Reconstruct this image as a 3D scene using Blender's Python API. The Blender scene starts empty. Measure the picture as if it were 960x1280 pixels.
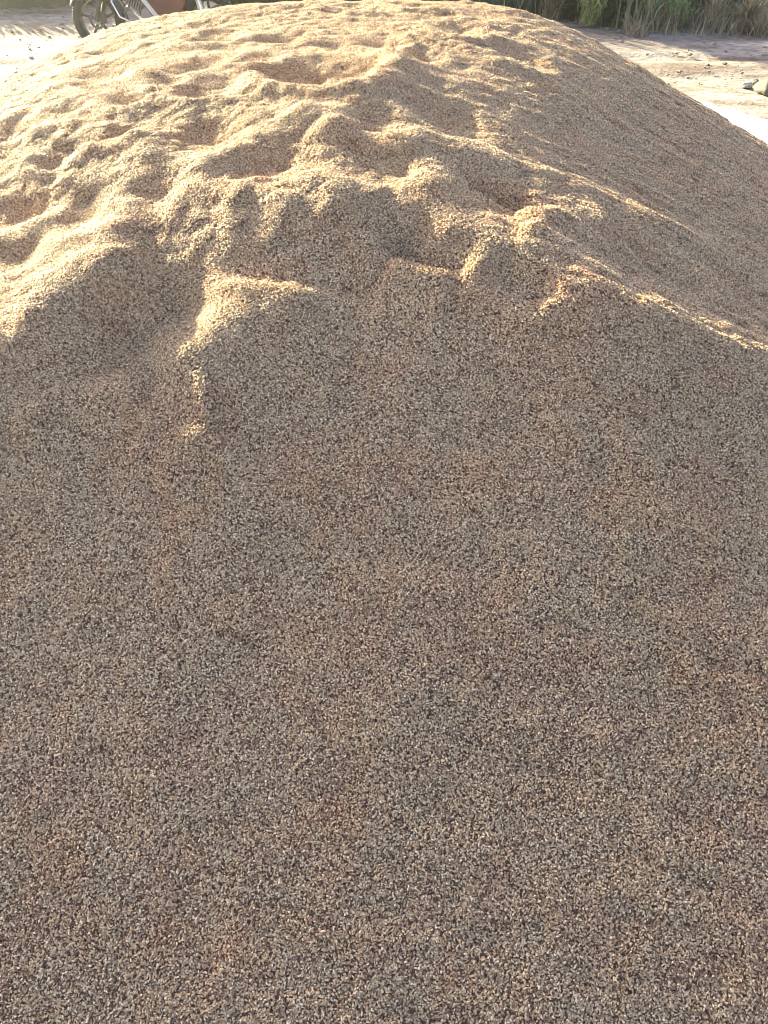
import bpy, math, random
import numpy as np
from mathutils import Vector, Matrix
R = math.radians
S = bpy.context.scene
COL = S.collection
random.seed(4)

# ------------------------------------------------------------------ camera
CAM_H = 1.9
PITCH = R(43)
F = 924.0
cd = bpy.data.cameras.new('camera')
cam = bpy.data.objects.new('camera', cd); COL.objects.link(cam)
cam.location = (0, 0, CAM_H)
cam.rotation_euler = (R(90) - PITCH, 0, 0)
cd.sensor_fit = 'VERTICAL'; cd.sensor_height = 36.0
cd.lens = 36.0 * F / 1280.0
cd.clip_start = 0.02; cd.clip_end = 2000
S.camera = cam

# ------------------------------------------------------------------ light
SUN_EL, SUN_AZ = R(17.6), R(-42.0)          # azimuth from +Y, negative = to the left
w = bpy.data.worlds.new('World'); S.world = w; w.use_nodes = True
nt = w.node_tree; nt.nodes.clear()
sky = nt.nodes.new('ShaderNodeTexSky'); sky.sky_type = 'NISHITA'; sky.sun_disc = False
sky.sun_elevation = SUN_EL; sky.sun_rotation = SUN_AZ
sky.air_density = .8; sky.dust_density = 3.5; sky.ozone_density = .3
bg = nt.nodes.new('ShaderNodeBackground'); bg.inputs[1].default_value = 0.079
wo = nt.nodes.new('ShaderNodeOutputWorld')
nt.links.new(sky.outputs[0], bg.inputs[0]); nt.links.new(bg.outputs[0], wo.inputs[0])
sl = bpy.data.lights.new('sun', 'SUN'); sl.energy = 5.0; sl.angle = R(0.6); sl.color = (1.0, 0.95, 0.58)
so = bpy.data.objects.new('sun', sl); COL.objects.link(so)
sd = Vector((math.sin(SUN_AZ) * math.cos(SUN_EL), math.cos(SUN_AZ) * math.cos(SUN_EL), math.sin(SUN_EL)))
so.rotation_euler = sd.to_track_quat('Z', 'Y').to_euler(); so.location = (-6, 5, 6)
S.view_settings.view_transform = 'Standard'; S.view_settings.look = 'None'
S.view_settings.gamma = 1.0; S.view_settings.use_curve_mapping = False
S.view_settings.exposure = 2.72
S.cycles.filter_width = 1.1

# ------------------------------------------------------------------ helpers
def tag(o, label=None, cat=None, group=None, kind=None):
    if label: o['label'] = label
    if cat: o['category'] = cat
    if group: o['group'] = group
    if kind: o['kind'] = kind
    return o

def empty(name, loc, rz=0.0):
    o = bpy.data.objects.new(name, None); COL.objects.link(o)
    o.location = loc; o.rotation_euler = (0, 0, rz); o.empty_display_size = .2
    return o

def obj(name, verts, faces, mat, parent=None, smooth=False, link=True):
    m = bpy.data.meshes.new(name)
    m.from_pydata([tuple(v) for v in verts], [], faces); m.update()
    if smooth: m.polygons.foreach_set('use_smooth', [True] * len(m.polygons))
    if mat: m.materials.append(mat)
    o = bpy.data.objects.new(name, m)
    if link: COL.objects.link(o)
    if parent: o.parent = parent
    return o

def np_mesh(name, V, Fq, mat, smooth=False, link=True):
    """V (n,3) array, Fq (m,k) int array of equal-size faces"""
    m = bpy.data.meshes.new(name)
    k = Fq.shape[1]
    m.vertices.add(len(V)); m.vertices.foreach_set('co', V.astype(np.float32).ravel())
    m.loops.add(Fq.size); m.loops.foreach_set('vertex_index', Fq.astype(np.int32).ravel())
    m.polygons.add(len(Fq)); m.polygons.foreach_set('loop_start', np.arange(0, Fq.size, k, dtype=np.int32))
    m.polygons.foreach_set('use_smooth', np.full(len(Fq), smooth))
    m.update(calc_edges=True); m.validate()
    if mat: m.materials.append(mat)
    o = bpy.data.objects.new(name, m)
    if link: COL.objects.link(o)
    return o

class MB:
    def __init__(s): s.v = []; s.f = []
    def add(s, vs, fs):
        b = len(s.v); s.v += [tuple(p) for p in vs]; s.f += [tuple(b + i for i in q) for q in fs]
    def tube(s, pts, rad, n=10, cap=True, flat=(1, 1)):
        pts = [Vector(p) for p in pts]
        if not hasattr(rad, '__len__'): rad = [rad] * len(pts)
        ref = Vector((0, 1, 0)); vs = []; fs = []
        for i, p in enumerate(pts):
            t = (pts[min(i + 1, len(pts) - 1)] - pts[max(i - 1, 0)]).normalized()
            a = ref if abs(t.dot(ref)) < .9 else Vector((1, 0, 0))
            u = t.cross(a).normalized(); q = t.cross(u)
            for k in range(n):
                an = 2 * math.pi * k / n
                vs.append(p + u * math.cos(an) * rad[i] * flat[0] + q * math.sin(an) * rad[i] * flat[1])
        for i in range(len(pts) - 1):
            for k in range(n):
                fs.append((i * n + k, i * n + (k + 1) % n, (i + 1) * n + (k + 1) % n, (i + 1) * n + k))
        if cap:
            fs.append(tuple(range(n - 1, -1, -1))); fs.append(tuple((len(pts) - 1) * n + k for k in range(n)))
        s.add(vs, fs)
    def torus(s, c, R0, r0, r1=None, n=48, m=12, axis='y'):
        r1 = r1 or r0; vs = []; fs = []
        for i in range(n):
            a = 2 * math.pi * i / n
            for j in range(m):
                b = 2 * math.pi * j / m
                rr = R0 + r0 * math.cos(b)
                vs.append(Vector(c) + Vector((rr * math.cos(a), r1 * math.sin(b), rr * math.sin(a))))
        for i in range(n):
            for j in range(m):
                fs.append((i * m + j, i * m + (j + 1) % m, ((i + 1) % n) * m + (j + 1) % m, ((i + 1) % n) * m + j))
        s.add(vs, fs)
    def disc(s, c, r, th, n=32):                       # cylinder along y
        s.tube([(c[0], c[1] - th / 2, c[2]), (c[0], c[1] + th / 2, c[2])], r, n)
    def loft(s, secs):                                 # list of closed rings (same count)
        n = len(secs[0]); vs = [p for r in secs for p in r]; fs = []
        for i in range(len(secs) - 1):
            for k in range(n):
                fs.append((i * n + k, i * n + (k + 1) % n, (i + 1) * n + (k + 1) % n, (i + 1) * n + k))
        fs.append(tuple(range(n - 1, -1, -1))); fs.append(tuple((len(secs) - 1) * n + k for k in range(n)))
        s.add(vs, fs)
    def prism(s, prof, y0, y1, inset=.0):              # outline in xz extruded along y, with slight edge inset
        c = Vector((sum(p[0] for p in prof) / len(prof), 0, sum(p[1] for p in prof) / len(prof)))
        def ring(y, k):
            return [(c.x + (p[0] - c.x) * k, y, c.z + (p[1] - c.z) * k) for p in prof]
        e = .12 * (y1 - y0)
        s.loft([ring(y0, 1 - inset), ring(y0 + e, 1), ring(y1 - e, 1), ring(y1, 1 - inset)])
    def build(s, name, mat, parent=None, smooth=True):
        o = obj(name, s.v, s.f, mat, parent, smooth)
        if smooth:
            try:
                o.data.set_sharp_from_angle(angle=R(38))
            except Exception: pass
        return o

def mat(name, col, rough=.6, metal=0., noise=None, bump=None, coat=0.):
    m = bpy.data.materials.new(name); m.use_nodes = True; t = m.node_tree
    b = t.nodes['Principled BSDF']
    b.inputs['Base Color'].default_value = (*col, 1); b.inputs['Roughness'].default_value = rough
    b.inputs['Metallic'].default_value = metal; b.inputs['Coat Weight'].default_value = coat
    g = t.nodes.new('ShaderNodeNewGeometry')
    if noise:
        sc, col2, lo, hi = noise
        n = t.nodes.new('ShaderNodeTexNoise'); n.inputs['Scale'].default_value = sc; n.inputs['Detail'].default_value = 6
        r = t.nodes.new('ShaderNodeMapRange'); r.inputs[1].default_value = lo; r.inputs[2].default_value = hi
        x = t.nodes.new('ShaderNodeMix'); x.data_type = 'RGBA'
        x.inputs[6].default_value = (*col, 1); x.inputs[7].default_value = (*col2, 1)
        t.links.new(g.outputs['Position'], n.inputs['Vector']); t.links.new(n.outputs[0], r.inputs[0])
        t.links.new(r.outputs[0], x.inputs[0]); t.links.new(x.outputs[2], b.inputs['Base Color'])
    if bump:
        sc, st = bump
        n = t.nodes.new('ShaderNodeTexNoise'); n.inputs['Scale'].default_value = sc; n.inputs['Detail'].default_value = 5
        q = t.nodes.new('ShaderNodeBump'); q.inputs['Strength'].default_value = st; q.inputs['Distance'].default_value = .01
        t.links.new(g.outputs['Position'], n.inputs['Vector']); t.links.new(n.outputs[0], q.inputs['Height'])
        t.links.new(q.outputs[0], b.inputs['Normal'])
    return m

# numpy gradient noise ------------------------------------------------
_rs = np.random.default_rng(7)
_perm = _rs.permutation(256); _perm = np.concatenate([_perm, _perm, _perm])
_ga = _rs.random(256) * 2 * np.pi
def perlin(x, y, seed=0):
    x = x + seed * 17.37; y = y + seed * 9.71
    xi = np.floor(x).astype(int); yi = np.floor(y).astype(int); xf = x - xi; yf = y - yi
    u = xf ** 3 * (xf * (xf * 6 - 15) + 10); v = yf ** 3 * (yf * (yf * 6 - 15) + 10)
    def g(ix, iy, dx, dy):
        h = _perm[_perm[ix & 255] + (iy & 255)]
        return np.cos(_ga[h]) * dx + np.sin(_ga[h]) * dy
    a = g(xi, yi, xf, yf); b = g(xi + 1, yi, xf - 1, yf)
    c = g(xi, yi + 1, xf, yf - 1); d = g(xi + 1, yi + 1, xf - 1, yf - 1)
    return (a + (b - a) * u) * (1 - v) + (c + (d - c) * u) * v
def fbm(x, y, sc, o=4, seed=0, gain=.5):
    s = 0; a = 1
    for i in range(o):
        s = s + a * perlin(x * sc * 2 ** i, y * sc * 2 ** i, seed + i); a *= gain
    return s
def sstep(a, b, x):
    t = np.clip((x - a) / (b - a), 0, 1); return t * t * (3 - 2 * t)

# ------------------------------------------------------------------ pile shape
CX, CY, AR, AL, BB, NN, C0, QL, QR, X0, YB, PC, PS, NA = [-0.119, 3.507, 3.551, 3.873, 3.98, 2.533, 1.232, 0.047, 0.061, 0.002, 0.047, -0.72, 0.417, 0.33]
def smin(a, b, k):
    h = np.clip(.5 + .5 * (a - b) / k, 0, 1); return a * (1 - h) + b * h - k * h * (1 - h)
def pile_base(x, y):
    a = np.where(x > CX, AR, AL)
    X = np.abs((x - CX) / a) + 1e-6; Y = np.abs((y - CY) / BB) + 1e-6
    r = (X ** NN + Y ** NN) ** (1 / NN)
    g = r ** (1 - NN) * np.sqrt((X ** (NN - 1) / a) ** 2 + (Y ** (NN - 1) / BB) ** 2)
    lf = sstep(.1, -1.0, x) * sstep(3.4, 2.0, y)
    d = (1 - r) / g
    s = .46 * d - .10 * lf * (np.logaddexp(0, (d - 1.95) * 8) / 8)
    cap = C0 - QL * np.maximum(0, X0 - x) ** 2 - QR * np.maximum(0, x - X0) ** 2 - .035 * np.maximum(0, 2.9 - y) ** 1.6 - YB * np.maximum(0, y - 4) ** 2
    pl = C0 - PS * (x * math.cos(NA) - y * math.sin(NA) - PC)
    return smin(smin(cap, pl, .16), s, .13 + .22 * lf)

def ray(px, py):
    u = (px - 480) / F; v = (640 - py) / F
    return np.array([u, math.cos(PITCH) + v * math.sin(PITCH), v * math.cos(PITCH) - math.sin(PITCH)])
def at(px, py):
    """world x, y of the point of the pile's surface seen at that place of the photograph, and its depth"""
    d = ray(px, py); t = np.linspace(.6, 9, 4000)
    z = CAM_H + d[2] * t; s = pile_base(d[0] * t, d[1] * t)
    k = np.argmax(z < s)
    return d[0] * t[k], d[1] * t[k], t[k]

# trodden hollows: (px, py, width px, depth factor)
DENTS = [(265,50,64,1.),(245,86,74,1.1),(262,115,70,1.),(250,160,100,1.2),(400,97,120,1.5),(355,50,56,.9),(425,58,52,.9),
 (325,78,50,.8),(365,11,56,.8),(305,16,60,.8),(570,38,64,1.1),(480,56,58,.9),(520,9,56,.8),(420,16,46,.7),(258,33,50,.8),
 (350,206,96,.75),(392,236,80,.5),(470,214,104,1.0),(490,268,100,.9),(125,97,84,1.),(165,125,60,.9),(18,162,66,1.),(84,188,56,.9),
 (140,176,44,.7),(188,150,64,.9),(75,211,42,.7),(32,262,76,1.),(110,270,96,1.1),(222,206,60,.45),(30,320,70,.8),(150,60,56,.6),
 (305,120,44,.6),(210,105,44,.7),(455,86,54,.8),(525,75,52,.8),(640,70,80,.5),(560,150,90,.6),(60,130,60,.6),(200,240,70,.7),
 (450,12,60,.8),(600,18,50,.6),(470,160,70,.7),(330,262,60,.6),(290,225,60,.5)]
# treads: crest polyline in px (walked left to right or downhill), width uphill m, width downhill m, height m
RIDGES = [([(395,178),(470,182),(530,192),(640,216),(740,252),(850,302),(960,362)], .09, .20, .034),
 ([(200,232),(330,228),(430,246),(520,262),(600,298),(655,330)], .11, .22, .038),
 ([(560,290),(640,350),(700,372),(780,424),(860,450),(965,496),(1080,560)], .24, .26, .098),
 ([(270,262),(350,272),(430,292)], .05, .14, .016),
 ([(486,346),(520,358),(562,366)], .05, .16, .022),
 ([(330,345),(308,395),(262,446),(195,482)], .12, .22, .046),
 ([(-90,500),(20,455),(90,396),(150,352),(200,330)], .20, .16, .075),
 ([(585,50),(640,82),(720,130),(790,190)], .06, .14, .014),
 ([(488,66),(474,108),(430,128),(380,132)], .07, .16, .03),
 ([(350,166),(380,150),(420,156),(430,180)], .07, .12, .03),
 ([(40,300),(120,262),(200,246)], .07, .14, .016),
 ([(640,262),(700,292),(780,312)], .11, .16, .045),
 ([(680,238),(720,268),(790,306),(870,350),(940,400)], .06, .12, .018),
 ([(20,560),(70,530),(130,520),(190,500)], .07, .12, .034),
 ([(175,524),(225,530),(275,516)], .08, .14, .020), ([(205,625),(232,590),(262,545)], .08, .14, .018),
 ([(560,575),(640,618),(700,600),(740,560)], .08, .2, .005),
 ([(640,485),(700,510),(790,570),(880,700)], .08, .2, .005)]
VALLEYS = [([(275,340),(225,380),(160,425),(100,460)], 46, .030),
 ([(480,290),(530,325),(590,350)], 30, .035), ([(600,345),(650,380),(690,405)], 26, .025),
 ([(560,215),(640,258),(700,300)], 18, .025)]

def seg_dist(x, y, pts):
    best = np.full(x.shape, 1e9); par = np.zeros(x.shape)
    L = 0; ln = [math.dist(pts[i], pts[i + 1]) for i in range(len(pts) - 1)]; T = sum(ln)
    for i in range(len(pts) - 1):
        (ax, ay), (bx, by) = pts[i], pts[i + 1]; dx, dy = bx - ax, by - ay; q = dx * dx + dy * dy + 1e-9
        t = np.clip(((x - ax) * dx + (y - ay) * dy) / q, 0, 1)
        d = np.hypot(x - ax - t * dx, y - ay - t * dy)
        m = d < best; best = np.where(m, d, best); par = np.where(m, (L + t * ln[i]) / T, par); L += ln[i]
    return best, par

STEP = .011
gx = np.arange(-4.25, 3.7, STEP); gy = np.arange(-.75, 7.9, STEP)
X, Y = np.meshgrid(gx, gy)
Z = pile_base(X, Y)
inside = sstep(.02, .35, Z)
wx = X + .035 * fbm(X, Y, 3.1, 3, 11); wy = Y + .035 * fbm(X, Y, 3.1, 3, 23)
top = sstep(1.55, 2.2, Y + .10 * X) * sstep(-.05, .40, .42 + PC - (X * math.cos(NA) - Y * math.sin(NA)))      # trodden crown of the pile
D = np.zeros_like(Z)
for px, py, wpx, f in DENTS:
    x0, y0, t = at(px, py); r = .5 * wpx / F * t * 1.05
    ang = random.uniform(-.5, .5); dx = wx - x0; dy = wy - y0
    c, s = math.cos(ang), math.sin(ang); e = random.uniform(1.0, 1.35)
    q = np.hypot((dx * c + dy * s) / r, (-dx * s + dy * c) / (r * e))
    dep = .72 * f * (.020 + .24 * r)
    rim = .12 + .30 * sstep(.2, -1, dy / r)
    D += dep * (-np.exp(-(q * 1.15) ** 2.2) + rim * np.exp(-((q - 1.4) / .42) ** 2))
for pts, wpx, h in VALLEYS:
    P = [at(*p) for p in pts]; t = np.mean([p[2] for p in P]); wd = wpx / F * t
    d, par = seg_dist(wx, wy, [(p[0], p[1]) for p in P])
    D -= h * 1.5 * sstep(0, .35, np.minimum(par, 1 - par) + .05) * np.exp(-(d / wd) ** 2)
for pts, wu, wdn, h in RIDGES:
    P = [at(*p) for p in pts]; P = [(p[0], p[1]) for p in P]
    d, par = seg_dist(wx, wy, P)
    # which side: nearest the camera is the downhill side
    best = np.full(X.shape, 1e9); sg = np.zeros(X.shape)
    for i in range(len(P) - 1):
        (ax, ay), (bx, by) = P[i], P[i + 1]; dx, dy = bx - ax, by - ay
        u = np.clip(((wx - ax) * dx + (wy - ay) * dy) / (dx * dx + dy * dy), 0, 1)
        dd_ = np.hypot(wx - ax - u * dx, wy - ay - u * dy)
        cr = (dx * (wy - ay) - dy * (wx - ax)) / math.hypot(dx, dy)
        if dx < 0: cr = -cr
        m = dd_ < best; best = np.where(m, dd_, best); sg = np.where(m, cr, sg)
    up_ = sstep(-.02, .02, sg)
    if pts[0][0] > pts[-1][0] and len(pts) == 4 and pts[0][0] < 330: up_ = sstep(-.02, .02, sg)
    wd = wu * up_ + wdn * (1 - up_)
    brk = np.clip(1 + .3 * fbm(X, Y, 3.5, 2, 77), .5, 1.5)
    D += h * sstep(0, .22, np.minimum(par, 1 - par) + .02) * brk * np.exp(-(d / wd) ** 1.8)
ridged = lambda sc, sd, o=3: .35 - np.abs(fbm(wx, wy, sc, o, sd))
D += top * (.014 * ridged(1.9, 3) + .012 * fbm(wx, wy * 1.7, 3.4, 3, 5) + .005 * fbm(X, Y, 14, 3, 8))
D += .010 * fbm(X, Y, .9, 2, 31) + .013 * sstep(2.0, 1.2, Y) * sstep(.3, .8, Y) * fbm(wx * 1.2, wy, 2.6, 3, 37) + .0035 * sstep(2.2, 1.4, Y) * fbm(wx, wy, 9, 3, 39) + .007 * fbm(X, Y, 3.5, 3, 33) + .0028 * fbm(X, Y, 17, 3, 35)
# small slumps and runnels down the right flank and the near slope
gyz, gxz = np.gradient(pile_base(X, Y), STEP)
right = sstep(.25, 1.1, X + .25 * (Y - 2.6)) * sstep(.8, 1.8, Y)
ua = (X - 1.1 * Y) / 1.5; va = (X * 1.1 + Y) / 1.5
al = np.arctan2(Y - 2.7, X - .1)
D += right * (.005 * fbm(al * 3.2, np.hypot(X, Y - 2.7), 4.2, 3, 41) + .003 * fbm(al * 5, np.hypot(X, Y - 2.7) * .8, 7, 4, 43))
clump = sstep(.05, .5, fbm(X, Y, 1.7, 2, 51)) * sstep(1.0, 1.6, Y) * (1 - sstep(2.4, 3.0, Y))
D += clump * .018 * (.3 - np.abs(fbm(wx, wy, 9, 3, 53)))
cc = X * math.sin(NA) + Y * math.cos(NA); aa2 = X * math.cos(NA) - Y * math.sin(NA)
crumb = sstep(-.25, .4, fbm(X, Y, 1.6, 2, 57)) * sstep(1.1, 1.7, Y)
D += crumb * (.0070 * fbm(wx, wy, 22, 3, 59) + .007 * (.25 - np.abs(fbm(wx, wy, 7, 4, 93, .6))))
D += .0055 * sstep(.5, 1.0, Y) * sstep(2.3, 1.7, Y) * sstep(-.6, .1, X) * fbm((X + .35 * Y + .04 * fbm(X, Y, 2, 2, 98)) * 5, Y * .7, 1.6, 4, 99)
slump = sstep(.05, .4, fbm(X, Y, 2.3, 2, 95)) * sstep(.4, 1.2, Y)
D += slump * .007 * (.25 - np.abs(fbm(cc * 1.0, wx, 9, 3, 97)))
cc2 = cc + .05 * fbm(X, Y, 1.5, 2, 81); fl = sstep(PC + .05, PC + .6, aa2)
D += fl * (.0120 * fbm(cc2 * 3.5, aa2 * .55, 3.2, 4, 83, .6) + .007 * (.3 - np.abs(fbm(cc2 * 3, aa2 * .8, 7, 2, 85))))
Z = Z + D * inside
Z = np.maximum(Z, -.02)
print('pile verts', X.size)

# ------------------------------------------------------------------ grain material
def grain_material(name, under=False):
    m = bpy.data.materials.new(name); m.use_nodes = True; t = m.node_tree; N = t.nodes; Lk = t.links
    b = N['Principled BSDF']; b.inputs['Roughness'].default_value = .55
    b.inputs['Specular IOR Level'].default_value = .35
    geo = N.new('ShaderNodeNewGeometry')
    ramp = N.new('ShaderNodeValToRGB'); cr = ramp.color_ramp
    cols = [(0, (.085, .038, .024)), (.2, (.245, .138, .085)), (.5, (.485, .322, .200)), (.8, (.72, .55, .345)), (1, (.89, .72, .53))]
    cr.elements[0].position = 0; cr.elements[0].color = (*cols[0][1], 1)
    cr.elements[1].position = 1; cr.elements[1].color = (*cols[-1][1], 1)
    for p, c in cols[1:-1]:
        e = cr.elements.new(p); e.color = (*c, 1)
    if under:
        n = N.new('ShaderNodeTexNoise'); n.inputs['Scale'].default_value = 260; n.inputs['Detail'].default_value = 2
        Lk.new(geo.outputs['Position'], n.inputs['Vector'])
        mr = N.new('ShaderNodeMapRange'); mr.inputs[1].default_value = .35; mr.inputs[2].default_value = .7
        mr.inputs[3].default_value = .0; mr.inputs[4].default_value = .25  # dark end of ramp only: gap shade between kernels put into the colour
        Lk.new(n.outputs[0], mr.inputs[0]); Lk.new(mr.outputs[0], ramp.inputs[0])
        bp = N.new('ShaderNodeBump'); bp.inputs['Strength'].default_value = .8; bp.inputs['Distance'].default_value = .004
        Lk.new(n.outputs[0], bp.inputs['Height']); Lk.new(bp.outputs[0], b.inputs['Normal'])
    else:
        at_ = N.new('ShaderNodeAttribute'); at_.attribute_name = 'tone'
        Lk.new(at_.outputs['Fac'], ramp.inputs[0])
    # drifts of redder and of yellower grain
    n2 = N.new('ShaderNodeTexNoise'); n2.inputs['Scale'].default_value = 5; n2.inputs['Detail'].default_value = 10; n2.inputs['Roughness'].default_value = .72
    n3 = N.new('ShaderNodeTexNoise'); n3.inputs['Scale'].default_value = 6; n3.inputs['Detail'].default_value = 10; n3.inputs['Roughness'].default_value = .72
    off = N.new('ShaderNodeVectorMath'); off.operation = 'ADD'; off.inputs[1].default_value = (7, 3, 1)
    Lk.new(geo.outputs['Position'], n2.inputs['Vector']); Lk.new(geo.outputs['Position'], off.inputs[0]); Lk.new(off.outputs[0], n3.inputs['Vector'])
    last = ramp.outputs[0]
    for nn, tint, lo, hi in ((n2, (1.02, .92, .90), .47, .66), (n3, (1.02, .98, .91), .47, .66)):
        mr = N.new('ShaderNodeMapRange'); mr.inputs[1].default_value = lo; mr.inputs[2].default_value = hi
        Lk.new(nn.outputs[0], mr.inputs[0])
        mx = N.new('ShaderNodeMix'); mx.data_type = 'RGBA'; mx.blend_type = 'MULTIPLY'; mx.inputs[7].default_value = (*tint, 1)
        Lk.new(mr.outputs[0], mx.inputs[0]); Lk.new(last, mx.inputs[6]); last = mx.outputs[2]
    Lk.new(last, b.inputs['Base Color'])
    return m
M_GRAIN = grain_material('wheat_grain'); M_UNDER = grain_material('grain_below', True)

# ------------------------------------------------------------------ pile mesh
ny, nx = X.shape
idx = np.arange(ny * nx).reshape(ny, nx)
Fq = np.stack([idx[:-1, :-1], idx[:-1, 1:], idx[1:, 1:], idx[1:, :-1]], -1).reshape(-1, 4)
V = np.stack([X, Y, Z], -1).reshape(-1, 3)
keep = (Z.ravel()[Fq].max(1) > -.015)
Fq = Fq[keep]
used = np.zeros(len(V), bool); used[Fq.ravel()] = True
remap = np.cumsum(used) - 1
V2 = V[used]; F2 = remap[Fq]
pile = np_mesh('grain_pile', V2, F2, M_UNDER, smooth=True)
tag(pile, 'big trodden heap of brown and golden wheat grain filling the foreground', 'grain pile', kind='stuff')
# scatter density: clusters per m2, thinner far away and on the unseen back
d = np.sqrt(V2[:, 0] ** 2 + V2[:, 1] ** 2 + (V2[:, 2] - CAM_H) ** 2)
dens = np.clip(1.0 - (d - 2.2) * .06, .8, 1.0)
dens *= np.where(V2[:, 1] > 5.6, .35, 1.0)
# out of view to the sides
ang_side = np.abs(V2[:, 0]) / np.maximum(.35, V2[:, 1] * .731 + (CAM_H - V2[:, 2]) * .682)
dens *= np.where(ang_side > .80, .35, 1.0)
a = pile.data.attributes.new('dens', 'FLOAT', 'POINT'); a.data.foreach_set('value', dens.astype(np.float32))
a = pile.data.attributes.new('far', 'FLOAT', 'POINT'); a.data.foreach_set('value', (1 + .02 * np.clip(d - 2.5, 0, 4)).astype(np.float32))

# grain clusters (a pinch of loose kernels each)
def kernel():
    n, rings = 6, 5
    vs = [(-1, 0, 0)]; prof = [(-.72, .62), (-.25, .98), (.3, .95), (.75, .55)]
    for x, r in prof:
        for k in range(n):
            a_ = 2 * math.pi * k / n
            vs.append((x, r * math.cos(a_), r * math.sin(a_) * .86 - (.10 * r if math.sin(a_) < -.5 else 0)))
    vs.append((1, 0, 0)); fs = []
    for k in range(n): fs.append((0, 1 + (k + 1) % n, 1 + k))
    for i in range(3):
        for k in range(n):
            p, q = 1 + i * n + k, 1 + i * n + (k + 1) % n
            fs.append((p, q, q + n)); fs.append((p, q + n, p + n))
    for k in range(n): fs.append((1 + 3 * n + k, 1 + 3 * n + (k + 1) % n, len(vs) - 1))
    return np.array(vs), np.array(fs)
KV, KF = kernel()
rg = np.random.default_rng(3)
ccol = bpy.data.collections.new('pinches_of_grain')
NPER = 62; RC = .0188
for ci in range(14):
    VV = []; FF = []; TT = []
    rr = RC * np.sqrt(rg.random(NPER)); aa = rg.random(NPER) * 2 * np.pi
    for j in range(NPER):
        L = rg.normal(3.1, .26) * 1e-3; Wd = rg.normal(1.43, .14) * 1e-3
        v = KV * np.array([L, Wd, Wd])
        yaw = rg.random() * 2 * np.pi; pit = rg.normal(0, .30); rol = rg.random() * 6.28
        m = Matrix.Rotation(yaw, 3, 'Z') @ Matrix.Rotation(pit, 3, 'Y') @ Matrix.Rotation(rol, 3, 'X')
        v = v @ np.array(m).T
        h = rg.uniform(-.0008, .0048) - .0016 * (rr[j] / RC) ** 2
        v += np.array([rr[j] * math.cos(aa[j]), rr[j] * math.sin(aa[j]), h])
        FF.append(KF + len(KV) * j); VV.append(v)
        tone = np.clip(rg.normal(.56, .28), 0, 1)
        end = -.28 * np.clip((KV[:, 0] - .55) / .45, 0, 1) * (rg.random() < .6) - .10 * (np.abs(KV[:, 0]) > .9)
        TT.append(np.clip(tone + end, 0, 1))
    o = np_mesh('pinch_of_grain', np.concatenate(VV), np.concatenate(FF), M_GRAIN, smooth=True, link=False)
    a = o.data.attributes.new('tone', 'FLOAT', 'POINT'); a.data.foreach_set('value', np.concatenate(TT).astype(np.float32))
    ccol.objects.link(o)

g = bpy.data.node_groups.new('scatter_grain', 'GeometryNodeTree')
g.interface.new_socket('Geometry', in_out='INPUT', socket_type='NodeSocketGeometry')
g.interface.new_socket('Geometry', in_out='OUTPUT', socket_type='NodeSocketGeometry')
N = g.nodes; Lk = g.links
gi = N.new('NodeGroupInput'); go = N.new('NodeGroupOutput')
ds = N.new('GeometryNodeDistributePointsOnFaces'); ds.distribute_method = 'POISSON'; ds.inputs['Distance Min'].default_value = .0154
na = N.new('GeometryNodeInputNamedAttribute'); na.data_type = 'FLOAT'; na.inputs[0].default_value = 'dens'
mu = N.new('ShaderNodeMath'); mu.operation = 'MULTIPLY'; mu.inputs[1].default_value = 1250.0
ip = N.new('GeometryNodeInstanceOnPoints'); ci_ = N.new('GeometryNodeCollectionInfo')
ci_.inputs['Collection'].default_value = ccol; ci_.inputs['Separate Children'].default_value = True; ci_.inputs['Reset Children'].default_value = True
ip.inputs['Pick Instance'].default_value = True
rv = N.new('FunctionNodeRandomValue'); rv.data_type = 'FLOAT'; rv.inputs[2].default_value = 0; rv.inputs[3].default_value = 6.2832
cx = N.new('ShaderNodeCombineXYZ'); e2r = N.new('FunctionNodeEulerToRotation'); rot = N.new('FunctionNodeRotateRotation'); rot.rotation_space = 'LOCAL'
jn = N.new('GeometryNodeJoinGeometry')
fa = N.new('GeometryNodeInputNamedAttribute'); fa.data_type = 'FLOAT'; fa.inputs[0].default_value = 'far'
Lk.new(gi.outputs[0], ds.inputs['Mesh']); Lk.new(na.outputs['Attribute'], mu.inputs[0]); mu.inputs[1].default_value = 1.0; ds.inputs['Density Max'].default_value = 60000.0; Lk.new(mu.outputs[0], ds.inputs['Density Factor'])
Lk.new(ds.outputs['Points'], ip.inputs['Points']); Lk.new(ci_.outputs[0], ip.inputs['Instance'])
Lk.new(rv.outputs[1], cx.inputs[2]); Lk.new(cx.outputs[0], e2r.inputs[0])
Lk.new(ds.outputs['Rotation'], rot.inputs[0]); Lk.new(e2r.outputs[0], rot.inputs[1]); Lk.new(rot.outputs[0], ip.inputs['Rotation'])
Lk.new(fa.outputs['Attribute'], ip.inputs['Scale'])
Lk.new(gi.outputs[0], jn.inputs[0]); Lk.new(ip.outputs[0], jn.inputs[0]); Lk.new(jn.outputs[0], go.inputs[0])
md = pile.modifiers.new('grains', 'NODES'); md.node_group = g

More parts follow.
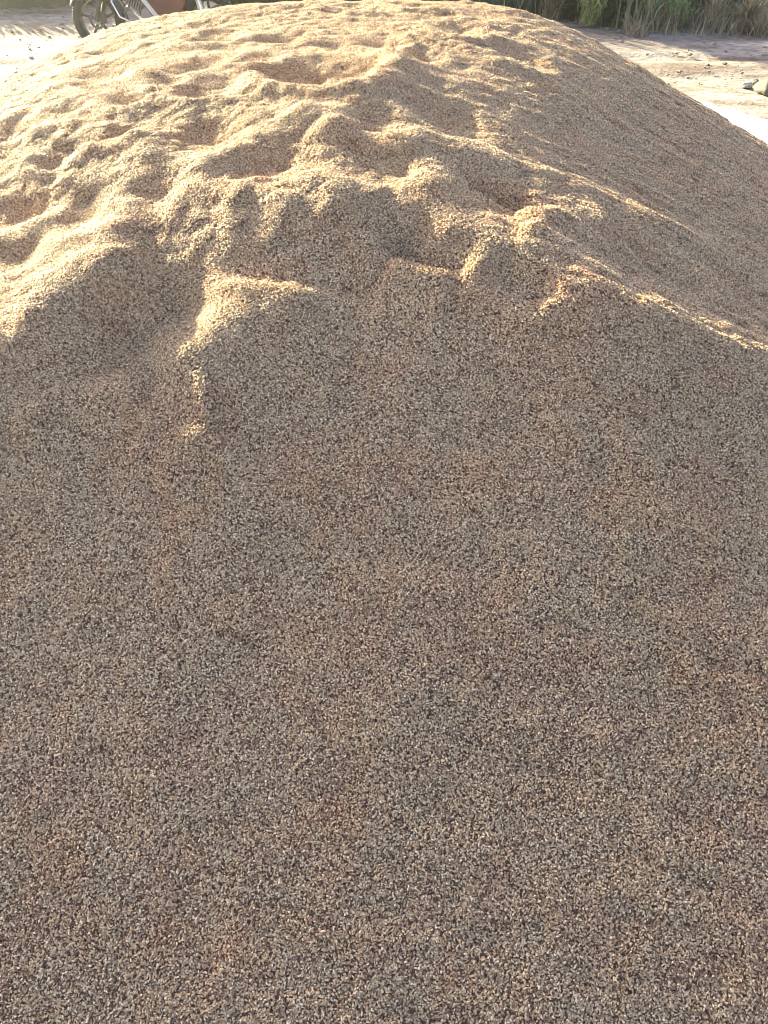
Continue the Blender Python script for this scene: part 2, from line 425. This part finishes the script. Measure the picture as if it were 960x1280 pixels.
# ------------------------------------------------------------------ ground
M_GROUND = bpy.data.materials.new('dry_earth'); M_GROUND.use_nodes = True
t = M_GROUND.node_tree; b = t.nodes['Principled BSDF']; b.inputs['Roughness'].default_value = .95
geo = t.nodes.new('ShaderNodeNewGeometry')
def nz(scale, detail=6, stretch=None):
    n = t.nodes.new('ShaderNodeTexNoise'); n.inputs['Scale'].default_value = scale; n.inputs['Detail'].default_value = detail
    if stretch:
        mp = t.nodes.new('ShaderNodeMapping'); mp.inputs['Scale'].default_value = stretch; mp.inputs['Rotation'].default_value = (0, 0, R(-9))
        t.links.new(geo.outputs['Position'], mp.inputs[0]); t.links.new(mp.outputs[0], n.inputs['Vector'])
    else: t.links.new(geo.outputs['Position'], n.inputs['Vector'])
    return n
def cramp(src, els):
    r = t.nodes.new('ShaderNodeValToRGB'); c = r.color_ramp
    c.elements[0].position, c.elements[0].color = els[0][0], (*els[0][1], 1)
    c.elements[1].position, c.elements[1].color = els[-1][0], (*els[-1][1], 1)
    for p, q in els[1:-1]:
        e = c.elements.new(p); e.color = (*q, 1)
    t.links.new(src, r.inputs[0]); return r
n1 = nz(.8, 8, (1, 3.5, 1)); r1 = cramp(n1.outputs[0], [(.3, (.15, .095, .08)), (.5, (.27, .215, .195)), (.68, (.36, .325, .315))])
n2 = nz(9, 6, (1, 2.2, 1)); r2 = cramp(n2.outputs[0], [(.36, (.42, .36, .31)), (.58, (1, 1, 1))])
mx = t.nodes.new('ShaderNodeMix'); mx.data_type = 'RGBA'; mx.blend_type = 'MULTIPLY'; mx.inputs[0].default_value = .8
t.links.new(r1.outputs[0], mx.inputs[6]); t.links.new(r2.outputs[0], mx.inputs[7]); t.links.new(mx.outputs[2], b.inputs['Base Color'])
n3 = nz(30, 6)
bp = t.nodes.new('ShaderNodeBump'); bp.inputs['Strength'].default_value = .6; bp.inputs['Distance'].default_value = .015
t.links.new(n3.outputs[0], bp.inputs['Height']); t.links.new(bp.outputs[0], b.inputs['Normal'])
def axis(lo, hi, fine, far):
    a_ = list(np.arange(lo, hi, fine)); s = fine
    v_ = hi
    while v_ < far: s *= 1.35; a_.append(v_); v_ += s
    s = fine; v_ = lo; pre = []
    while v_ > -far: s *= 1.35; v_ -= s; pre.append(v_)
    return np.array(pre[::-1] + a_)
ax_, ay_ = axis(-8, 9, .05, 900), axis(4.5, 13.5, .05, 900)
GX, GY = np.meshgrid(ax_, ay_)
near = np.exp(-((np.hypot(GX, GY - 8)) / 14) ** 4)
GZ = near * (.022 * fbm(GX * .7, GY * 2.0, .8, 4, 61) + .012 * fbm(GX, GY * 1.6, 5, 3, 63))
# pair of shallow wheel ruts running across behind the heap
for yy in (8.55, 9.35):
    GZ -= near * .03 * np.exp(-((GY - yy - .12 * GX * .3 - .06 * np.sin(GX * .9)) / .13) ** 2)
GZ = np.where(np.hypot((GX) / 4.6, (GY - 3.6) / 4.9) < 1, -.06, GZ) - .02
ii = np.arange(GX.size).reshape(GX.shape)
GF = np.stack([ii[:-1, :-1], ii[:-1, 1:], ii[1:, 1:], ii[1:, :-1]], -1).reshape(-1, 4)
ground = np_mesh('ground', np.stack([GX, GY, GZ], -1).reshape(-1, 3), GF, M_GROUND, smooth=True)
tag(ground, kind='structure')

# white plastic sheet under the heap, its edge bare on the right
M_SHEET = mat('white_sheet', (.78, .77, .74), .45, noise=(3.5, (.66, .63, .57), .5, .7), bump=(9, .4))
out = [(2.62, 8.05), (2.95, 7.60), (3.36, 6.90), (3.80, 6.05), (4.2, 5.1), (4.35, 4.2), (4.2, 2.0), (3.6, .2), (2.0, -.9), (-2.2, -.9), (-3.5, .3), (-3.9, 2.4), (-3.9, 4.2), (-3.3, 5.8), (-2.0, 7.1), (0, 7.75), (1.6, 8.0)]
pts = []
for i in range(len(out)):
    p, q = out[i], out[(i + 1) % len(out)]
    for k in range(8):
        u = k / 8; pts.append((p[0] + (q[0] - p[0]) * u, p[1] + (q[1] - p[1]) * u))
pts = [(p[0] + .02 * math.sin(i * 1.7), p[1] + .02 * math.sin(i * 2.3)) for i, p in enumerate(pts)]
cx0, cy0 = .1, 3.6; sv = []; sf = []; n = len(pts); KR = 26
for r_ in range(KR):
    k = 1 - .35 * (r_ / (KR - 1)) ** 1.2
    for p in pts:
        x_, y_ = cx0 + (p[0] - cx0) * k, cy0 + (p[1] - cy0) * k
        z_ = .022 + .010 * float(fbm(np.array(x_), np.array(y_), 2.2, 3, 71)) + (-.006 if r_ == 0 else 0)
        sv.append((x_, y_, z_))
for r_ in range(KR - 1):
    for i in range(n):
        sf.append((r_ * n + i, r_ * n + (i + 1) % n, (r_ + 1) * n + (i + 1) % n, (r_ + 1) * n + i))
sheet = obj('plastic_sheet', sv, sf, M_SHEET, smooth=True)
sm = sheet.modifiers.new('thickness', 'SOLIDIFY'); sm.thickness = .003
tag(sheet, 'white plastic sheet lying under the right edge of the grain heap', 'ground sheet')

# kernels that rolled off the heap on to the sheet and the dirt
rg2 = np.random.default_rng(12); VV = []; FF = []; TT = []; nk = 0
while nk < 3800:
    x_ = rg2.uniform(2.0, 4.4); y_ = rg2.uniform(2.5, 8.3)
    zb = float(pile_base(np.array(x_), np.array(y_)))
    if zb > .03 or rg2.random() > math.exp(zb / .045): continue
    m = Matrix.Rotation(rg2.random() * 6.283, 3, 'Z') @ Matrix.Rotation(rg2.normal(0, .12), 3, 'Y')
    v = (KV * np.array([.0035, .0016, .0016]) * rg2.uniform(.9, 1.15)) @ np.array(m).T + np.array([x_, y_, .0275 + .010 * float(fbm(np.array(x_), np.array(y_), 2.2, 3, 71))])
    FF.append(KF + len(KV) * nk); VV.append(v); TT.append(np.full(len(KV), np.clip(rg2.normal(.6, .2), 0, 1))); nk += 1
o = np_mesh('spilled_grain', np.concatenate(VV), np.concatenate(FF), M_GRAIN, smooth=True)
a = o.data.attributes.new('tone', 'FLOAT', 'POINT'); a.data.foreach_set('value', np.concatenate(TT).astype(np.float32))
tag(o, 'loose kernels rolled off the heap on to the white sheet', 'spilled grain', kind='stuff')
# small gravel and clods over the dirt
M_GRAV = mat('gravel', (.30, .26, .22), .95, noise=(14, (.14, .11, .09), .4, .65))
VV = []; FF = []
for k in range(2600):
    x_ = rg2.uniform(-7, 8); y_ = rg2.uniform(5.6, 12.5)
    if float(pile_base(np.array(x_), np.array(y_))) > -.05 or (x_ < 3.6 and x_ > 0 and y_ < 8.2): continue
    sz = .006 + .022 * rg2.random() ** 4
    v = KV * np.array([1.1, .9, .7]) * sz * rg2.uniform(.75, 1.25, (len(KV), 1)) + np.array([x_, y_, -.016 + sz * .3])
    FF.append(KF + len(KV) * len(VV)); VV.append(v)
o = np_mesh('gravel', np.concatenate(VV), np.concatenate(FF), M_GRAV)
tag(o, 'small gravel and clods scattered over the dry dirt', 'gravel', kind='stuff')

# ------------------------------------------------------------------ stones
def gpt(px, py):
    d_ = ray(px, py); t_ = -CAM_H / d_[2]; return d_[0] * t_, d_[1] * t_
def stone(name, px, py, size, m_, label, seed):
    rs = np.random.default_rng(seed)
    import bmesh
    bm = bmesh.new(); bmesh.ops.create_icosphere(bm, subdivisions=4, radius=1)
    co = np.array([v.co for v in bm.verts])
    rr = 1 + .22 * fbm(co[:, 0] + co[:, 2] * .7, co[:, 1] - co[:, 2] * .5, 1.1, 5, seed)
    fl = co * rr[:, None] * np.array(size)
    fl[:, 2] = np.maximum(fl[:, 2], -size[2] * .4)
    for v, c in zip(bm.verts, fl): v.co = c
    me = bpy.data.meshes.new(name); bm.to_mesh(me); bm.free(); me.materials.append(m_)
    me.polygons.foreach_set('use_smooth', [True] * len(me.polygons))
    o = bpy.data.objects.new(name, me); COL.objects.link(o)
    x_, y_ = gpt(px, py); o.location = (x_, y_, size[2] * .3); o.rotation_euler = (0, 0, rs.random() * 6)
    return tag(o, label, 'stone')
M_ST1 = mat('pale_stone', (.13, .12, .10), .9, noise=(9, (.10, .09, .08), .45, .7), bump=(25, .8))
M_ST2 = mat('white_stone', (.40, .38, .36), .9, noise=(12, (.2, .19, .18), .45, .7), bump=(30, .8))
stone('boulder', 958, 114, (.14, .10, .07), M_ST1, 'largest grey brown rock on the dirt at the right edge of the picture', 5)
stone('stone', 933, 108, (.06, .05, .035), M_ST2, 'small white stone just left of the larger rock on the dirt', 6)
stone('stone', 943, 104, (.05, .04, .03), M_ST1, 'small grey brown stone behind the white stone beside the larger rock', 8)

# ------------------------------------------------------------------ vegetation
def blades(roots, H_, W_, lean, seg=4, seed=0, droop=.3):
    """tapering bent leaf strips; roots (n,3), H_, W_ arrays, lean (n,2)"""
    n_ = len(roots); rs = np.random.default_rng(seed)
    an = rs.random(n_) * 6.283; cr_ = np.stack([np.cos(an), np.sin(an), np.zeros(n_)], -1)
    Vs = []
    for i in range(seg + 1):
        u = i / seg
        c = roots + np.stack([lean[:, 0] * H_ * u ** 1.8, lean[:, 1] * H_ * u ** 1.8, H_ * (u - droop * np.hypot(lean[:, 0], lean[:, 1]) * u ** 3)], -1)
        wd = (W_ * (1 - .92 * u ** 1.5) * .5)[:, None]
        Vs.append(c - cr_ * wd); Vs.append(c + cr_ * wd)
    Vb = np.stack(Vs, 1).reshape(-1, 3); k2 = 2 * (seg + 1)
    f0 = np.array([[2 * i, 2 * i + 1, 2 * i + 3, 2 * i + 2] for i in range(seg)])
    Fb = (f0[None] + (np.arange(n_) * k2)[:, None, None]).reshape(-1, 4)
    return Vb, Fb
def leafmat(name, c1, c2, sc=3.0, trans=.25):
    m_ = mat(name, c1, .6, noise=(sc, c2, .35, .65))
    m_.node_tree.nodes['Principled BSDF'].inputs['Transmission Weight'].default_value = 0
    m_.node_tree.nodes['Principled BSDF'].inputs['Subsurface Weight'].default_value = 0
    return m_
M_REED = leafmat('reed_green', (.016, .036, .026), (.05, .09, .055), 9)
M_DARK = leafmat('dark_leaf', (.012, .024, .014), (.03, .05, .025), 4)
M_DRY = leafmat('dry_grass', (.12, .09, .06), (.40, .33, .22), 5)
M_STRAW = leafmat('straw', (.55, .44, .24), (.62, .52, .32), 8)
M_SAGE = leafmat('sage_green', (.16, .22, .08), (.28, .33, .13), 8)
M_TWIG = mat('twig', (.10, .07, .05), .9)

def veg(name, m_, n_, xr, yr, hr, wr, lr, seed, label, cat, kind=None, group=None, clump=0, edge=None):
    rs = np.random.default_rng(seed)
    x_ = rs.uniform(*xr, n_); y_ = yr[0] + (yr[1] - yr[0]) * rs.random(n_)
    if clump:
        k = rs.integers(0, clump, n_); cx_ = rs.uniform(*xr, clump); cy_ = rs.uniform(*yr, clump)
        x_ = cx_[k] + rs.normal(0, .10, n_); y_ = cy_[k] + rs.normal(0, .10, n_)
    y_ = y_ + .18 * np.sin(x_ * 1.3) + .1 * np.sin(x_ * 3.7)
    Vb, Fb = blades(np.stack([x_, y_, np.full(n_, -.03)], -1), rs.uniform(*hr, n_), rs.uniform(*wr, n_), rs.normal(0, lr, (n_, 2)), 5, seed)
    o = np_mesh(name, Vb, Fb, m_); return tag(o, label, cat, group, kind)
M_REED2 = leafmat('reed_pale', (.08, .15, .09), (.14, .20, .10), 5)
M_REED3 = leafmat('reed_dead', (.20, .16, .10), (.34, .28, .18), 5)
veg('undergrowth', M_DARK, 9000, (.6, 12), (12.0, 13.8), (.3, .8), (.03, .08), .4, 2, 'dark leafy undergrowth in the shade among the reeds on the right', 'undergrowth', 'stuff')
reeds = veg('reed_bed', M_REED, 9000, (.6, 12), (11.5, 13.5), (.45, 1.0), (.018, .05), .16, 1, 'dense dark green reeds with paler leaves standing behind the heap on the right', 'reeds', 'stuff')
for nm, m_, n_, sd_, yr_, hr_ in (('green_leaves', M_REED2, 900, 5, (11.4, 12.1), (.4, 1.0)), ('dead_leaves', M_REED3, 500, 6, (11.35, 11.9), (.3, .8))):
    o = veg(nm, m_, n_, (.6, 12), yr_, hr_, (.014, .034), .30, sd_, None, None, 'stuff', clump=70); o.parent = reeds
veg('dry_grass', M_DRY, 5200, (3.1, 12), (10.85, 11.35), (.06, .34), (.008, .02), .6, 3, 'brown dry grass fringing the foot of the reeds on the right', 'dry grass', 'stuff', clump=60)
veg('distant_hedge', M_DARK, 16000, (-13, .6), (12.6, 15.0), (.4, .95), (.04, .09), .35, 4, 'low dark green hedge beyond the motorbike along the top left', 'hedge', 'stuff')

def shrub(name, x_, y_, r_, h_, nleaf, m_, label, seed):
    root = empty(name, (x_, y_, 0)); tag(root, label, 'shrub'); rs = np.random.default_rng(seed)
    st = MB(); tips = []
    for i in range(26):
        a_ = rs.random() * 6.283; sp = rs.uniform(.2, 1) * r_; hh = h_ * rs.uniform(.6, 1)
        p = [(math.cos(a_) * sp * u ** 1.3 * (1 + .1 * rs.normal()), math.sin(a_) * sp * u ** 1.3, -.03 + hh * u) for u in (0, .25, .5, .75, 1)]
        st.tube(p, [.009, .008, .006, .004, .002], 5); tips.append(np.array(p))
    st.build('stems', M_TWIG, root)
    T = np.array(tips); k = rs.integers(0, 26, nleaf); u = rs.random(nleaf) ** .6 * 3.99; i0 = u.astype(int); f_ = (u - i0)[:, None]
    P_ = T[k, i0] * (1 - f_) + T[k, i0 + 1] * f_ + rs.normal(0, .045, (nleaf, 3)); P_[:, 2] = np.abs(P_[:, 2])
    Vb, Fb = blades(P_, rs.uniform(.05, .13, nleaf), rs.uniform(.008, .018, nleaf), rs.normal(0, .7, (nleaf, 2)), 3, seed)
    o = np_mesh('foliage', Vb, Fb, m_); o.parent = root
    return root
sx, sy = gpt(738, 33); shrub('shrub', sx, sy + .12, .34, .85, 6500, M_SAGE, 'bushy yellow green shrub at the left end of the dirt clearing, before the dark reeds', 11)
sx, sy = gpt(772, 34); shrub('shrub', sx, sy + .32, .36, .62, 4200, M_REED, 'dark green shrub between the yellow green shrub and the straw coloured tuft', 12)
sx, sy = gpt(850, 36); shrub('shrub', sx, sy + .25, .15, .22, 1200, M_SAGE, 'small low yellowish shrub at the foot of the reeds right of the straw tuft', 13)
def tuft(px, py, n_, h_, m_, label, seed, dy=.1, lean=.45, wd=(.01, .022)):
    rs = np.random.default_rng(seed); x_, y_ = gpt(px, py)
    Vb, Fb = blades(np.stack([rs.normal(0, .05, n_), rs.normal(0, .05, n_), np.full(n_, -.03)], -1), rs.uniform(.6, 1, n_) * h_, rs.uniform(*wd, n_), rs.normal(0, lean, (n_, 2)), 6, seed, .6)
    o = np_mesh('grass_tuft', Vb, Fb, m_); o.location = (x_, y_ + dy, 0)
    return tag(o, label, 'grass tuft')
tuft(808, 27, 60, .62, M_STRAW, 'pale straw coloured tuft of dead leaves catching the sun before the reeds', 21, -.15)
tuft(893, 36, 170, .55, M_DRY, 'tall brown dry tuft in front of the dark gap in the reeds', 22, .1)
tuft(938, 38, 190, .6, M_DRY, 'brown dry grass tuft nearest the right edge of the picture', 23, .1)
tuft(690, 25, 120, .5, M_DRY, 'brown grass tuft just left of the yellow green shrub, above the heap shoulder', 24, .2)

# concrete post far behind the crown
M_CON = mat('concrete', (.48, .46, .43), .9, noise=(8, (.36, .34, .31), .4, .7), bump=(40, .5))
px_, py_ = -2.1, 10.9
mb = MB(); mb.loft([[(-a_, -a_, z_), (a_, -a_, z_), (a_, a_, z_), (-a_, a_, z_)] for a_, z_ in ((.075, -.2), (.07, .0), (.062, 1.25), (.045, 1.28), (.02, 1.30))])
post = mb.build('concrete_post', M_CON, None, False); post.location = (px_, py_, 0)
tag(post, 'short pale concrete post standing behind the rear of the motorbike', 'post')

# ------------------------------------------------------------------ motorbike (built facing -x, wheels on z=0)
M_TYRE = mat('tyre_rubber', (.018, .018, .019), .75, bump=(60, .4))
M_BLK = mat('black_plastic', (.028, .028, .030), .38)
M_RED = mat('red_paint', (.075, .010, .022), .35, coat=.2)
M_WHT = mat('white_paint', (.5, .5, .5), .3, coat=.4)
M_ALU = mat('cast_alloy', (.22, .22, .23), .42, 1.0)
M_CHR = mat('chrome', (.70, .70, .72), .14, 1.0)
M_DKM = mat('dark_metal', (.10, .10, .10), .4, 1.0)
M_SEAT = mat('seat_vinyl', (.024, .023, .023), .5)
M_GLS = mat('headlamp_glass', (.75, .78, .8), .08)
M_AMB = mat('amber_lens', (.75, .25, .03), .2)
M_TAIL = mat('red_lens', (.5, .02, .02), .2)
bk = empty('motorbike', (-3.17, 9.72, 0), R(-4))
bk.rotation_euler = (R(-5), 0, R(-4))
tag(bk, 'red and black motorbike with a white stripe parked behind the heap', 'motorbike')
WR = .295
def wheel(x_):
    w_ = empty('wheel', (x_, 0, WR)); w_.parent = bk
    m_ = MB(); m_.torus((0, 0, 0), WR - .048, .048, .045, 56, 14)
    for k in range(60):
        a_ = 2 * math.pi * k / 60
        for s_ in (-1, 1):
            r_ = WR + .001
            m_.tube([(r_ * math.cos(a_), s_ * .004, r_ * math.sin(a_)), ((r_ - .01) * math.cos(a_ + .05), s_ * .030, (r_ - .01) * math.sin(a_ + .05))], .0045, 4)
    m_.build('tyre', M_TYRE, w_)
    m_ = MB(); m_.torus((0, 0, 0), WR - .098, .012, .036, 56, 10)
    for k in range(5):
        a_ = 2 * math.pi * k / 5 + .35
        m_.tube([(.03 * math.cos(a_), 0, .03 * math.sin(a_)), ((WR - .10) * math.cos(a_), 0, (WR - .10) * math.sin(a_))], [.020, .013], 8, flat=(1, .8))
    m_.build('rim', M_BLK, w_)
    m_ = MB(); m_.disc((0, 0, 0), .038, .11); m_.disc((0, 0, 0), .014, .17); m_.build('hub', M_ALU, w_)
    m_ = MB()
    m_.torus((0, -.062, 0), .070, .014, .002, 40, 6)
    m_.build('brake_disc', M_DKM, w_)
wheel(0.0); wheel(1.26)
AX, AZ = 0.0, WR; TX, TZ = .27, .93             # steering axis from axle to head
m_ = MB()
for s_ in (-1, 1):
    m_.tube([(AX, s_ * .085, AZ), (AX + .10, s_ * .085, AZ + .235)], [.028, .026], 14)
m_.build('fork_slider', M_BLK, bk)
m_ = MB()
for s_ in (-1, 1): m_.tube([(AX + .10, s_ * .085, AZ + .235), (TX - .03, s_ * .085, TZ - .10)], .017, 12)
m_.build('fork_tube', M_CHR, bk)
# front fender
fv = []; n1_, n2_ = 22, 9
for i in range(n1_):
    a_ = R(25) + R(150) * i / (n1_ - 1); rr = WR + .028
    for j in range(n2_):
        b_ = -1 + 2 * j / (n2_ - 1)
        r2 = rr - .045 * abs(b_) ** 2.2
        fv.append((-r2 * math.cos(a_) * 1.0, b_ * .066, WR + r2 * math.sin(a_)))
ff = [(i * n2_ + j, i * n2_ + j + 1, (i + 1) * n2_ + j + 1, (i + 1) * n2_ + j) for i in range(n1_ - 1) for j in range(n2_ - 1)]
fd = obj('front_fender', fv, ff, M_BLK, bk, True); sm = fd.modifiers.new('thickness', 'SOLIDIFY'); sm.thickness = .005
m_ = MB(); m_.prism([(.0 + .05, WR - .03), (.11, WR - .02), (.12, WR + .07), (.06, WR + .09)], -.078, -.05, .1); m_.build('brake_caliper', M_BLK, bk)
# frame
m_ = MB()
m_.tube([(TX, 0, TZ), (.35, 0, .72), (.46, 0, .45), (.60, 0, .34)], .026, 12)
m_.tube([(TX + .02, 0, TZ - .06), (.60, 0, .70), (.86, 0, .64)], .028, 12)
for s_ in (-1, 1):
    m_.tube([(.86, s_ * .09, .42), (.88, s_ * .10, .62), (1.15, s_ * .10, .74), (1.55, s_ * .07, .83)], .014, 10)
    m_.tube([(.84, s_ * .09, .38), (1.26, s_ * .095, WR)], .022, 10)
    m_.tube([(.80, s_ * .09, .36), (.60, s_ * .08, .34)], .02, 10)
m_.build('frame', M_BLK, bk)
for s_ in (-1, 1):
    m_ = MB(); m_.tube([(1.23, s_ * .125, WR + .03), (1.13, s_ * .125, .68)], .013, 10)
    for k in range(12):
        u = .2 + .6 * k / 11; m_.torus((1.23 - .10 * u, s_ * .125, WR + .03 + .35 * u), .026, .0055, .0055, 16, 6)
    m_.build('rear_shock', M_CHR, bk)
# engine
m_ = MB(); m_.prism([(.50, .26), (.56, .22), (.78, .22), (.88, .30), (.88, .44), (.78, .50), (.62, .48), (.52, .40)], -.13, .13, .12)
m_.disc((.80, -.14, .34), .085, .03); m_.disc((.62, -.14, .33), .06, .03)
m_.build('crankcase', M_ALU, bk)
m_ = MB()
for k in range(9):
    u = k / 8; cx_, cz_ = .54 - .17 * u, .42 + .13 * u - .02
    m_.loft([[(cx_ + dx * .8 + .006 * s2, dy, cz_ + dz + dx * .0) for dx, dy, dz in ((-.045, -.075, -.07), (-.045, .075, -.07), (.045, .075, .07), (.045, -.075, .07))] for s2 in (-.8, .8)])
m_.build('cylinder', M_ALU, bk, False)
m_ = MB(); m_.tube([(.40, -.03, .45), (.33, -.06, .38), (.38, -.11, .27), (.55, -.15, .20), (.80, -.155, .20), (.95, -.16, .24)], .019, 12)
m_.tube([(.95, -.16, .24), (1.02, -.165, .27), (1.42, -.175, .42), (1.45, -.175, .43)], [.022, .046, .050, .035], 16)
m_.build('exhaust', M_DKM, bk)
# crash guard loop in front of the engine
m_ = MB()
for s_ in (-1, 1):
    m_.tube([(.33, s_ * .04, .66), (.27, s_ * .16, .60), (.27, s_ * .235, .48), (.33, s_ * .24, .35), (.46, s_ * .15, .27), (.56, s_ * .06, .27)], .010, 10)
m_.build('crash_guard', M_CHR, bk)
# fairings
for s_ in (-1, 1):
    m_ = MB()
    y0, y1 = (s_ * .175, s_ * .135) if s_ < 0 else (s_ * .135, s_ * .175)
    m_.prism([(.30, .88), (.36, .97), (.70, .95), (.92, .84), (1.06, .66), (1.04, .46), (.94, .32), (.80, .27), (.68, .34), (.50, .56), (.36, .72)], y0, y1, .06)
    fair = m_.build('side_fairing', M_RED, bk)
    m_ = MB(); e = s_ * .003
    yA, yB = sorted((s_ * .160, s_ * .181))
    m_.prism([(.385, .725), (.51, .57), (.68, .36), (.78, .285), (.83, .29), (.73, .37), (.56, .58), (.43, .735)], yA, yB, .02)
    m_.build('stripe', M_WHT, fair)
m_ = MB(); m_.loft([[(x_, math.cos(a_) * wy_, z_ + math.sin(a_) * hz_) for a_ in [2 * math.pi * k / 16 for k in range(16)]]
    for x_, z_, wy_, hz_ in ((.34, .93, .05, .03), (.42, .95, .12, .09), (.56, .97, .15, .12), (.74, .93, .13, .10), (.86, .86, .08, .06))]); m_.build('fuel_tank', M_RED, bk)
m_ = MB(); m_.loft([[(x_, math.cos(a_) * wy_, z_ + math.sin(a_) * hz_) for a_ in [2 * math.pi * k / 16 for k in range(16)]]
    for x_, z_, wy_, hz_ in ((.80, .86, .07, .03), (.88, .85, .12, .045), (1.05, .85, .14, .045), (1.2, .88, .13, .05), (1.45, .92, .11, .045), (1.56, .93, .06, .02))]); m_.build('seat', M_SEAT, bk)
m_ = MB(); m_.loft([[(x_, math.cos(a_) * wy_, z_ + math.sin(a_) * hz_) for a_ in [2 * math.pi * k / 14 for k in range(14)]]
    for x_, z_, wy_, hz_ in ((.90, .74, .14, .07), (1.1, .76, .13, .07), (1.4, .83, .10, .05), (1.66, .89, .04, .02))]); m_.build('tail_panel', M_RED, bk)
m_ = MB(); m_.tube([(1.64, -.04, .87), (1.67, 0, .86), (1.64, .04, .87)], .028, 10); m_.build('tail_light', M_TAIL, bk)
m_ = MB(); m_.prism([(1.40, .78), (1.62, .84), (1.76, .52), (1.72, .50), (1.60, .72)], -.06, .06, .05); m_.build('rear_fender', M_BLK, bk)
m_ = MB(); m_.loft([[(x_, math.cos(a_) * wy_, z_ + math.sin(a_) * hz_) for a_ in [2 * math.pi * k / 18 for k in range(18)]]
    for x_, z_, wy_, hz_ in ((.04, .90, .07, .06), (.08, .91, .13, .11), (.17, .94, .14, .13), (.26, .96, .09, .09))])
cowl = m_.build('headlamp_cowl', M_RED, bk)
m_ = MB(); m_.loft([[(x_, math.cos(a_) * wy_, z_ + math.sin(a_) * hz_) for a_ in [2 * math.pi * k / 18 for k in range(18)]]
    for x_, z_, wy_, hz_ in ((.015, .90, .04, .035), (.03, .90, .08, .065), (.07, .905, .105, .085))]); m_.build('headlamp', M_GLS, cowl)
m_ = MB(); m_.tube([(.40, -.36, 1.04), (.34, -.24, 1.06), (.28, -.1, 1.02), (.27, 0, 1.0), (.28, .1, 1.02), (.34, .24, 1.06), (.40, .36, 1.04)], .012, 10)
hb = m_.build('handlebar', M_BLK, bk)
for s_ in (-1, 1):
    m_ = MB(); m_.tube([(.345, s_ * .25, 1.058), (.405, s_ * .375, 1.038)], .019, 12); m_.build('grip', M_TYRE, hb)
    m_ = MB(); m_.tube([(.31, s_ * .20, 1.06), (.29, s_ * .25, 1.20)], .005, 8)
    m_.loft([[(.285 + x_, s_ * .29 + math.cos(a_) * .055 * k_, 1.23 + math.sin(a_) * .035 * k_) for a_ in [2 * math.pi * k / 14 for k in range(14)]] for x_, k_ in ((-.02, .5), (-.01, .9), (.008, 1), (.012, .9))])
    m_.build('mirror', M_BLK, hb)
    m_ = MB(); m_.tube([(.16, s_ * .14, .90), (.15, s_ * .20, .90)], [.012, .030], 10); m_.build('turn_signal', M_AMB, bk)
    m_ = MB(); m_.tube([(.76, s_ * .10, .27), (.76, s_ * .24, .28)], .014, 8); m_.build('footpeg', M_TYRE, bk)
m_ = MB(); m_.tube([(.80, -.12, .26), (.86, -.30, .02)], .011, 8); m_.tube([(.86, -.32, .012), (.86, -.27, .012)], .02, 8); m_.build('kickstand', M_BLK, bk)

# ------------------------------------------------------------------ haze volume, added to stand in for lens glare
bpy_haze = MB(); q = 960.0; z0, z1 = -1.4, 2.35
bpy_haze.add([(-q, -q, z0), (q, -q, z0), (q, q, z0), (-q, q, z0), (-q, -q, z1), (q, -q, z1), (q, q, z1), (-q, q, z1)],
    [(0, 3, 2, 1), (4, 5, 6, 7), (0, 1, 5, 4), (1, 2, 6, 5), (2, 3, 7, 6), (3, 0, 4, 7)])
M_HAZE = bpy.data.materials.new('glare_haze'); M_HAZE.use_nodes = True
t = M_HAZE.node_tree; t.nodes.remove(t.nodes['Principled BSDF'])
pv = t.nodes.new('ShaderNodeVolumePrincipled'); pv.inputs['Density'].default_value = .0016
pv.inputs['Anisotropy'].default_value = .78; pv.inputs['Color'].default_value = (.95, .95, .96, 1)
t.links.new(pv.outputs[0], t.nodes['Material Output'].inputs['Volume'])
hz = bpy_haze.build('haze', M_HAZE, None, False); tag(hz, 'thin haze volume added in place of lens glare', 'haze', kind='stuff')
